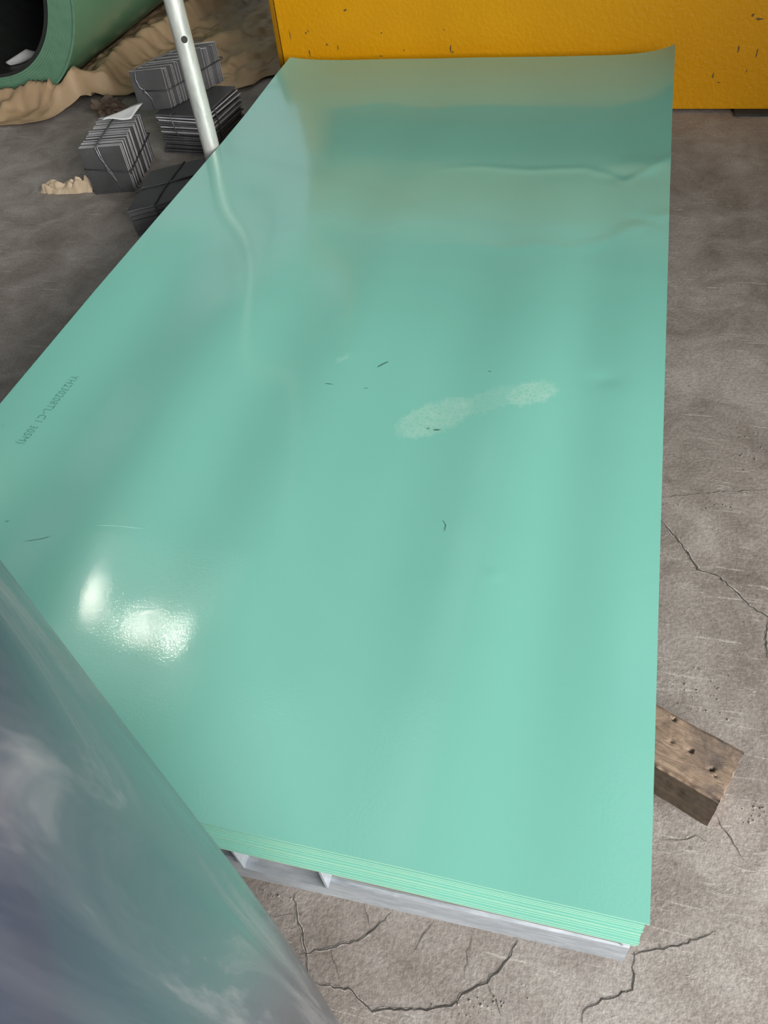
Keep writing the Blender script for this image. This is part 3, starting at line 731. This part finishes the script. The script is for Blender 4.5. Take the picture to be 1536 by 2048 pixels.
# ------------------------------------------------------------------ kraft paper spread under the coil
FRONT = [(-2.4, 2.30)] + [tuple(uz(u, v, 0)[:2]) for u, v in ((0, 255), (45, 252), (92, 245), (135, 228), (165, 220), (200, 205), (262, 195), (320, 200), (400, 196), (455, 190), (500, 180))] + [(-0.27, 2.80), (-0.16, 2.86), (-0.105, 2.88)]
def front(x):
    for (a, ya), (c, yc) in zip(FRONT, FRONT[1:]):
        if a <= x <= c: return ya + (yc - ya) * (x - a) / max(1e-6, c - a)
    return FRONT[-1][1]
def ridge(pts, hgt, wl, wr):
    P = [uz(u, v, z).to_2d() for u, v, z in pts]
    return P, hgt, wl, wr
RID = [ridge([(-60, 205, .05), (0, 192, .05), (60, 192, .05), (110, 195, .045), (158, 197, .03)], 0.070, 0.060, 0.045),
       ridge([(20, 232, .0), (80, 222, .0), (160, 200, .02)], 0.018, 0.02, 0.02),
       ridge([(155, 193, .03), (190, 176, .04), (213, 164, .05), (216, 150, .05), (240, 118, .05), (285, 92, .05), (345, 52, .05), (420, 2, .05), (470, -40, .05)], 0.075, 0.085, 0.035),
       ridge([(205, 205, .01), (262, 190, .02)], 0.03, 0.03, 0.04),
       ridge([(470, 178, .03), (505, 164, .04), (548, 160, .04)], 0.045, 0.035, 0.06),
       ridge([(420, 160, .02), (480, 120, .03), (560, 90, .03)], 0.02, 0.05, 0.03),
       ridge([(430, 90, .02), (520, 60, .03)], 0.018, 0.05, 0.03),
       ridge([(180, 160, .02), (240, 100, .03), (320, 40, .03)], 0.025, 0.04, 0.03)]
def paper_h(x, y):
    p = Vector((x, y)); h_ = 0.004
    for P, hg, wl, wr in RID:
        bd_, bs_ = 9, 0
        for a, c in zip(P, P[1:]):
            dd, sd = seg_d(p, a, c)
            if dd < bd_: bd_, bs_ = dd, sd
        w_ = wl if bs_ > 0 else wr
        if bd_ < w_ * 3: h_ += hg * math.exp(-(bd_ / w_) ** 2 * 1.2)
    q = Vector((x * 5.5, y * 5.5, 0.3))
    cr = 0.026 * abs(noise.noise(q)) + 0.022 * abs(noise.noise(q * 2.3 + Vector((4, 1, 0)))) + 0.011 * abs(noise.noise(q * 5.1))
    cr += 0.012 * abs(noise.noise(Vector((x * 16 + y * 5, y * 4, 2.2))))
    e = y - front(x)
    h_ += cr * min(1, 0.25 + e / 0.10)
    # squeezed flat below the coil
    if y > CY0 - 0.03:
        gap = CZ - math.sqrt(max(0.0, CR_ ** 2 - (x - CXc) ** 2)) - 0.004 if abs(x - CXc) < CR_ else 9
        h_ = min(h_, max(0.0015, gap - 0.006))
    return max(0.0012, h_)
gx, gy = 230, 250; X0, X1, YB = -2.4, -0.105, 4.9
vv, ff = [], []
for lay in (0, 1):
    for j in range(gy + 1):
        for i in range(gx + 1):
            x = X0 + (X1 - X0) * i / gx; f_ = front(x); t_ = (j / gy) ** 1.35
            y = f_ + (YB - f_) * t_
            vv.append((x, y, paper_h(x, y) + (0.0008 if lay == 0 else 0)))
K = lambda l, i, j: l * (gx + 1) * (gy + 1) + j * (gx + 1) + i
for j in range(gy):
    for i in range(gx):
        ff.append((K(0, i, j), K(0, i + 1, j), K(0, i + 1, j + 1), K(0, i, j + 1)))
        ff.append((K(1, i, j + 1), K(1, i + 1, j + 1), K(1, i + 1, j), K(1, i, j)))
for i in range(gx): ff.append((K(1, i, 0), K(1, i + 1, 0), K(0, i + 1, 0), K(0, i, 0)))
for j in range(gy): ff.append((K(1, gx, j), K(1, gx, j + 1), K(0, gx, j + 1), K(0, gx, j)))
tag(raw('wrapping_paper', vv, ff, 'kraft'), 'crumpled brown kraft wrapping paper spread under the green coil', 'paper')

# crumpled scraps
def crumple(name, mat, loc, size, seed, rough_, rotz, label, cat):
    bm = bmesh.new(); bmesh.ops.create_icosphere(bm, subdivisions=4, radius=1.0)
    off = Vector((seed * 3.7, seed * 1.3, 0))
    for v in bm.verts:
        n_ = v.co.normalized()
        f_ = 1 + rough_ * (abs(noise.noise(n_ * 1.6 + off)) * 1.6 - 0.5) + rough_ * 0.7 * (abs(noise.noise(n_ * 3.7 + off)) - 0.25) + rough_ * 0.35 * abs(noise.noise(n_ * 8 + off))
        v.co = Vector((n_.x * f_ * size[0], n_.y * f_ * size[1], n_.z * f_ * size[2]))
    zmin = min(v.co.z for v in bm.verts)
    zcut = zmin * 0.45
    for v in bm.verts: v.co.z = max(v.co.z, zcut) - zcut
    o = obj(name, bm, mat, None, True); o.data.set_sharp_from_angle(angle=math.radians(38)); o.location = loc; o.rotation_euler = (0, 0, rotz)
    return tag(o, label, cat)
S0, S1 = Vector((-0.725, 1.885, 0)), Vector((-0.532, 1.895, 0)); dS = (S1 - S0).normalized(); nS = Vector((-dS.y, dS.x, 0)); vv, ff = [], []
nu, nv = 56, 30
for i in range(nu + 1):
    u_ = i / nu; wd = 0.030 + 0.030 * math.sin(math.pi * min(1, u_ * 1.1)) ** 0.7 * (0.75 + 0.6 * abs(noise.noise(Vector((u_ * 7, 1, 0)))))
    ht = 0.020 + 0.026 * u_ ** 2 + 0.010 * math.sin(u_ * 7.0) ** 2
    for j in range(nv + 1):
        v_ = j / nv; arch = max(0.0, math.sin(math.pi * v_)) ** 0.6
        q = S0.lerp(S1, u_) + nS * (v_ - 0.5) * wd + dS * 0.010 * noise.noise(Vector((u_ * 5, v_ * 4, 3)))
        z_ = arch * ht * (0.5 + 0.9 * abs(noise.noise(Vector((u_ * 4.5 + v_ * 2, v_ * 3.0 - u_ * 2, 5.5)))) + 0.25 * abs(noise.noise(Vector((u_ * 9, v_ * 6, 2)))))
        q.y += 0.006 * noise.noise(Vector((u_ * 9, v_ * 3, 8))); q.z = 0.0006 + z_ * min(1, 0.25 + u_ * 8, 0.2 + (1 - u_) * 10)
        vv.append(q)
for i in range(nu):
    for j in range(nv): ff.append((i * (nv + 1) + j, (i + 1) * (nv + 1) + j, (i + 1) * (nv + 1) + j + 1, i * (nv + 1) + j + 1))
sc_ = raw('paper_scrap', vv, ff, 'kraft_pale', None, True); sc_.data.set_sharp_from_angle(angle=math.radians(35))
tag(sc_, 'pale crumpled brown paper scrap on the floor beside the leftmost plate bundle', 'paper scrap')
crumple('paper_wad', 'kraft_dark', (-0.775, 2.475, 0), (0.055, 0.035, 0.040), 5, 0.8, 0.5, 'dark dirty wad of crumpled paper at the edge of the wrapping paper', 'paper wad')

# ------------------------------------------------------------------ bundles of steel plates
def frame_matrix(O, e1, e2, e3):
    return Matrix(((e1.x, e2.x, e3.x, O.x), (e1.y, e2.y, e3.y, O.y), (e1.z, e2.z, e3.z, O.z), (0, 0, 0, 1)))
def plate_mesh(corners, thick, edge):
    """corners in local (a, b); plate extruded along local c; faces dark, edges bright"""
    bm = bmesh.new(); n_ = len(corners)
    A = [bm.verts.new((a, 0, c_)) for a, c_ in corners]; B = [bm.verts.new((a, thick, c_)) for a, c_ in corners]
    f1 = bm.faces.new(A); f2 = bm.faces.new(list(reversed(B)))
    for i in range(n_):
        f = bm.faces.new((A[i], B[i], B[(i + 1) % n_], A[(i + 1) % n_])); f.material_index = 1
    bmesh.ops.recalc_face_normals(bm, faces=bm.faces)
    me = bpy.data.meshes.new('plate'); bm.to_mesh(me); bm.free()
    me.materials.append(M['plate_face']); me.materials.append(M[edge]); return me
def bundle(label, O, mats, n_plates, wires, seed):
    e = empty('plate_bundle', O); tag(e, label, 'plate bundle', 'wire tied bundles of steel plates')
    return e
def add_plate(e, me, mat):
    o = bpy.data.objects.new('plate', me); COL.objects.link(o); o.parent = e; o.matrix_local = mat; return o
def add_wire(e, pts, mat, r=0.0016, knot=None):
    # straight runs, slightly sagging, softened corners
    bm = bmesh.new(); tube(bm, pts, r, 6, False); w_ = obj('tie_wire', bm, mat, e)
    if knot is not None:      # twisted ends of the wire
        p0 = Vector(pts[knot]); bm = bmesh.new()
        tube(bm, [p0 + Vector((0.0022 * math.cos(k * 1.3), -0.003 + 0.0022 * math.sin(k * 1.3), 0.0016 * k - 0.008)) for k in range(11)], r * 0.9, 5); obj('knot', bm, mat, w_)
    return w_

# A: upright bundle on the floor, left
rnd = random.Random(21)
BL, BR = Vector((-0.5154, 1.8682, 0)), Vector((-0.384, 1.8945, 0))
e1 = (BR - BL).normalized(); e2 = Vector((-e1.y, e1.x, 0)); e3 = Vector((0, 0, 1)); wA, hA, lA, nA = 0.134, 0.147, 0.245, 27
bA = empty('plate_bundle', BL); tag(bA, 'leftmost bundle of upright steel plates tied with wire, standing on the floor', 'plate bundle', 'wire tied bundles of steel plates')
meA = [plate_mesh([(0, 0), (wA, 0), (wA, hA), (0, hA)], 0.0058, 'plate_edge'), plate_mesh([(0, 0), (wA, 0), (wA, hA), (0, hA)], 0.0042, 'plate_edge_dark')]
for k in range(nA):
    y = lA * k / nA; grp = 0.004 if (k // 5) % 2 else 0
    dx = grp + rnd.uniform(-0.0025, 0.0025) if k else 0; hs = 1 + (rnd.uniform(-0.02, 0.012) if k else 0)
    lean = rnd.uniform(-0.006, 0.006) * (1 if k else 0)
    mtx = frame_matrix(e1 * dx + e2 * y, e1, e2, e3 * hs + e2 * lean)
    add_plate(bA, meA[0 if (k % 4 != 2) else 1], mtx)
LA = lambda a, y, z: e1 * a + e2 * y + e3 * z
g_ = 0.004; yb = lA + 0.003
add_wire(bA, [LA(0.098, -g_, 0.004), LA(0.088, -g_, 0.04), LA(0.072, -g_ - 0.001, 0.075), LA(0.066, -g_, 0.11), LA(0.062, -g_, hA + 0.002), LA(0.060, 0.0, hA + g_), LA(0.064, lA * 0.5, hA + g_ + 0.002), LA(0.062, yb, hA + g_), LA(0.062, yb + 0.002, 0.05)], 'wire')
add_wire(bA, [LA(0.092, -g_, 0.030), LA(0.082, -g_, 0.065), LA(0.060, -g_, 0.115), LA(0.055, -g_, hA + 0.002), LA(0.055, 0.0, hA + g_), LA(0.058, yb, hA + g_)], 'wire')
add_wire(bA, [LA(-g_, 0.1, 0.085), LA(-g_, 0, 0.082), LA(0.03, -g_, 0.080), LA(wA, -g_, 0.066), LA(wA + g_ + 0.006, 0, 0.066), LA(wA + g_ + 0.006, lA * 0.5, 0.072), LA(wA + g_ + 0.006, yb, 0.078), LA(wA * 0.5, yb + 0.003, 0.08)], 'wire_dark', 0.002, 4)

# B: flat stack behind, near the pipe
OB = Vector((-0.4005, 2.172, 0)); f1 = Vector((0.1795, -0.020, 0)).normalized(); f2 = Vector((-f1.y, f1.x, 0)); wB, dB, hB, nB = 0.180, 0.245, 0.128, 17
bB = empty('plate_bundle', OB); tag(bB, 'flat stack of dark steel plates carrying another bundle behind the pipe', 'plate bundle', 'wire tied bundles of steel plates')
rnd = random.Random(22)
def flat_mesh(corners, thick, edge):
    bm = bmesh.new(); n_ = len(corners)
    A = [bm.verts.new((a, c_, 0)) for a, c_ in corners]; B = [bm.verts.new((a, c_, thick)) for a, c_ in corners]
    bm.faces.new(A); bm.faces.new(list(reversed(B)))
    for i in range(n_):
        f = bm.faces.new((A[i], B[i], B[(i + 1) % n_], A[(i + 1) % n_])); f.material_index = 1
    bmesh.ops.recalc_face_normals(bm, faces=bm.faces)
    me = bpy.data.meshes.new('plate'); bm.to_mesh(me); bm.free()
    me.materials.append(M['plate_face']); me.materials.append(M[edge]); return me
meB = [flat_mesh([(0, 0), (wB, 0), (wB, dB), (0, dB)], 0.0055, 'plate_edge_dark'), flat_mesh([(0, 0), (wB, 0), (wB, dB), (0, dB)], 0.0045, 'plate_edge')]
for k in range(nB):
    z = hB * k / nB; a = rnd.uniform(-0.03, 0.03); c_, s_ = math.cos(a), math.sin(a)
    g1 = f1 * c_ + f2 * s_; g2 = f2 * c_ - f1 * s_
    add_plate(bB, meB[1 if k in (9, 11, 14, 15) else 0], frame_matrix(f1 * rnd.uniform(-0.006, 0.006) + f2 * rnd.uniform(-0.004, 0.004) + Vector((0, 0, z)), g1, g2, Vector((0, 0, 1))))
LB = lambda a, y, z: f1 * a + f2 * y + e3 * z
add_wire(bB, [LB(0.075, -0.010, 0.06), LB(0.068, -0.012, 0.10), LB(0.062, -0.010, hB + 0.001), LB(0.063, 0.02, hB - 0.0005)], 'wire')
add_wire(bB, [LB(wB + 0.014, 0.06, 0.03), LB(wB + 0.016, 0.062, 0.08), LB(wB + 0.012, 0.064, hB - 0.004), LB(wB - 0.004, 0.066, hB + 0.001), LB(wB - 0.03, 0.066, hB)], 'wire_dark', 0.002)

# C: upright bundle lying on B
OC = Vector((-0.461, 2.187, hB + 0.001)); h1 = Vector((0.102, 0.028, 0)).normalized(); h2n = Vector((-h1.y, h1.x, 0)); shear = Vector((0.102, 0.230, 0))
wC, hC, nC = 0.1065, 0.122, 27
bC = empty('plate_bundle', OC); tag(bC, 'bundle of upright steel plates lying on top of the flat plate stack', 'plate bundle', 'wire tied bundles of steel plates')
meC = [plate_mesh([(0, 0), (wC, 0), (wC, hC), (0, hC)], 0.0056, 'plate_edge'), plate_mesh([(0, 0), (wC, 0), (wC, hC), (0, hC)], 0.0050, 'plate_edge_dark')]
rnd = random.Random(23)
for k in range(nC):
    base = shear * (k / nC); dx = (0.0 if k == 0 else 0.032 * min(1, k / 2) * 0 + rnd.uniform(-0.004, 0.004)); hs = 1 + (rnd.uniform(-0.05, 0.03) if k else 0)
    ln_ = h2n * rnd.uniform(-0.03, 0.03) + h1 * rnd.uniform(-0.02, 0.02)
    add_plate(bC, meC[1 if k % 5 in (3,) else 0], frame_matrix(base + h1 * dx, h1, h2n, e3 * hs + ln_ * 1.0))
LC = lambda a, s, z: h1 * a + shear * s + e3 * z
add_wire(bC, [LC(0.055, -0.02, 0.002), LC(0.054, -0.022, 0.035), LC(0.040, -0.025, 0.062), LC(0.026, -0.025, 0.075), LC(0.020, -0.022, 0.10), LC(0.025, -0.005, hC + 0.008), LC(0.04, 0.25, hC + 0.014), LC(0.045, 0.55, hC + 0.011), LC(0.05, 1.02, hC + 0.010)], 'wire', 0.0018, 2)
add_wire(bC, [LC(wC * 0.4, -0.025, 0.062), LC(wC, -0.025, 0.056), LC(wC + 0.007, 0.0, 0.056), LC(wC + 0.008, 0.3, 0.060), LC(wC + 0.008, 0.7, 0.066), LC(wC + 0.008, 1.0, 0.07), LC(wC, 1.04, 0.071), LC(0.03, 1.05, 0.075)], 'wire_dark', 0.0018)

# D: flat stack of slanting plates beside the sheets
OD = Vector((-0.2498, 1.6234, 0)); bD = empty('plate_bundle', OD); tag(bD, 'low flat stack of dark slanted steel plates tied crosswise beside the sheets', 'plate bundle', 'wire tied bundles of steel plates')
q1 = Vector((0.1546, 0.104, 0)) * 1.12; q2 = Vector((-0.0426, 0.2465, 0)); hD, nD = 0.080, 12
meD = flat_mesh([(0, 0), (q1.x, q1.y), (q1.x + q2.x, q1.y + q2.y), (q2.x, q2.y)], 0.0058, 'plate_edge_dark')
rnd = random.Random(24)
for k in range(nD):
    a = rnd.uniform(-0.012, 0.012) if k < nD - 1 else 0; c_, s_ = math.cos(a), math.sin(a)
    lean = (nD - 1 - k) / nD
    add_plate(bD, meD, frame_matrix(Vector((0.004 * lean + rnd.uniform(-0.003, 0.003) * (k < nD - 1), 0.006 * lean, hD * k / nD)), Vector((c_, s_, 0)), Vector((-s_, c_, 0)), Vector((0, 0, 1))))
LD = lambda s, t_, z: q1 * s + q2 * t_ + e3 * z
zt = hD + 0.0012
add_wire(bD, [LD(0.44, -0.035, 0.012), LD(0.42, -0.03, 0.05), LD(0.40, -0.02, zt), LD(0.42, 0.4, zt + 0.001), LD(0.52, 1.01, zt), LD(0.53, 1.03, 0.03)], 'wire_dark', 0.0024)
add_wire(bD, [LD(-0.03, 0.50, 0.02), LD(-0.025, 0.51, zt), LD(0.06, 0.50, zt + 0.002), LD(0.3, 0.50, zt + 0.001), LD(0.98, 0.52, zt)], 'wire_dark', 0.0024, 1)
add_wire(bD, [LD(-0.025, 0.55, zt + 0.006), LD(0.10, 0.50, zt + 0.002)], 'wire_dark', 0.0024)

# white paper lying on the back of bundle A
bm = bmesh.new(); crn = [uz(203, 241, 0.158), uz(262, 236, 0.158), uz(275, 231, 0.160), uz(288, 208, 0.162)]
g = []
for i in range(9):
    s = i / 8; row = []
    for j in range(7):
        t_ = j / 6
        a = crn[0].lerp(crn[1], s); c_ = crn[0].lerp(crn[3], 0.02).lerp(crn[3].lerp(crn[2], 0.0), s)
        q = a.lerp(c_, t_); q.z += 0.010 * math.sin(s * 3.0) * t_ + 0.004 * math.sin(6 * s + 2 * t_)
        row.append(bm.verts.new(q))
    g.append(row)
for i in range(8):
    for j in range(6): bm.faces.new((g[i][j], g[i + 1][j], g[i + 1][j + 1], g[i][j + 1]))
bmesh.ops.remove_doubles(bm, verts=bm.verts, dist=0.0004)
bmesh.ops.solidify(bm, geom=bm.faces[:], thickness=0.0006)
tag(obj('paper_sheet', bm, 'white_paper', None, True), 'torn white paper sheet lying on the back of the leftmost plate bundle', 'paper')

# ------------------------------------------------------------------ tall grey drum in the near left corner
tdir = Vector((math.cos(math.radians(145.35)), math.sin(math.radians(145.35)), 0)); DR = 0.38; DT = 0.215
nrm = Vector((-tdir.y, tdir.x, 0))          # to the left of the line of sight
DC = Vector((CAM.x, CAM.y, 0)) + tdir * DT + nrm * DR
dr = empty('steel_drum', DC); tag(dr, 'tall glossy blue-grey steel drum filling the near left corner', 'drum')
prof = [(0.0, 0.0), (0.26, 0.0), (0.30, 0.006), (0.330, 0.030), (0.350, 0.075), (0.3625, 0.13), (0.3705, 0.19), (0.3765, 0.26), (0.3795, 0.33), (0.3815, 0.42), (0.3825, 0.52), (0.3815, 0.63), (0.380, 0.75), (0.3785, 0.88), (0.378, 0.96), (0.3765, 0.985), (0.371, 1.002), (0.362, 1.010)]
lathe('shell', [(max(r, 1e-4), z, 0) for r, z in prof], (0, 0, 0), 'Z', 160, ['drum'], dr, closed=False, smooth=True)
md = dr.children[0].modifiers.new('smooth', 'SUBSURF'); md.levels = 1; md.render_levels = 2
lathe('lid', [(1e-4, 0.990, 0), (0.355, 0.990, 0), (0.3625, 1.0, 0), (0.362, 1.0095, 0)], (0, 0, 0), 'Z', 160, ['drum'], dr, closed=False, smooth=False)

# concrete crumbs
bm = bmesh.new(); rnd = random.Random(5)
for (u, v, su, sv, n_) in ((1512, 1622, 22, 30, 26), (1500, 900, 40, 40, 40), (1400, 1400, 70, 60, 60), (700, 1790, 140, 14, 40), (1080, 1835, 60, 8, 14), (1430, 1010, 80, 15, 30), (960, 2010, 120, 30, 30), (560, 1780, 50, 20, 20)):
    for _ in range(n_):
        q = uz(u + rnd.gauss(0, su * 0.5), v + rnd.gauss(0, sv * 0.5), 0); s = rnd.choice((0.0005, 0.0008, 0.0011, 0.0017)) * rnd.uniform(0.7, 1.2)
        if 0 < q.x < 1.222 and q.y > -0.012: continue
        r_ = bmesh.ops.create_icosphere(bm, subdivisions=1, radius=s)
        for vv_ in r_['verts']: vv_.co = Vector((vv_.co.x * rnd.uniform(0.6, 1.4), vv_.co.y * rnd.uniform(0.6, 1.4), vv_.co.z * 0.5)) + Vector((q.x, q.y, s * 0.3))
tag(obj('concrete_crumbs', bm, 'concrete'), 'loose pale concrete crumbs scattered on the floor', 'crumbs', None, 'stuff')
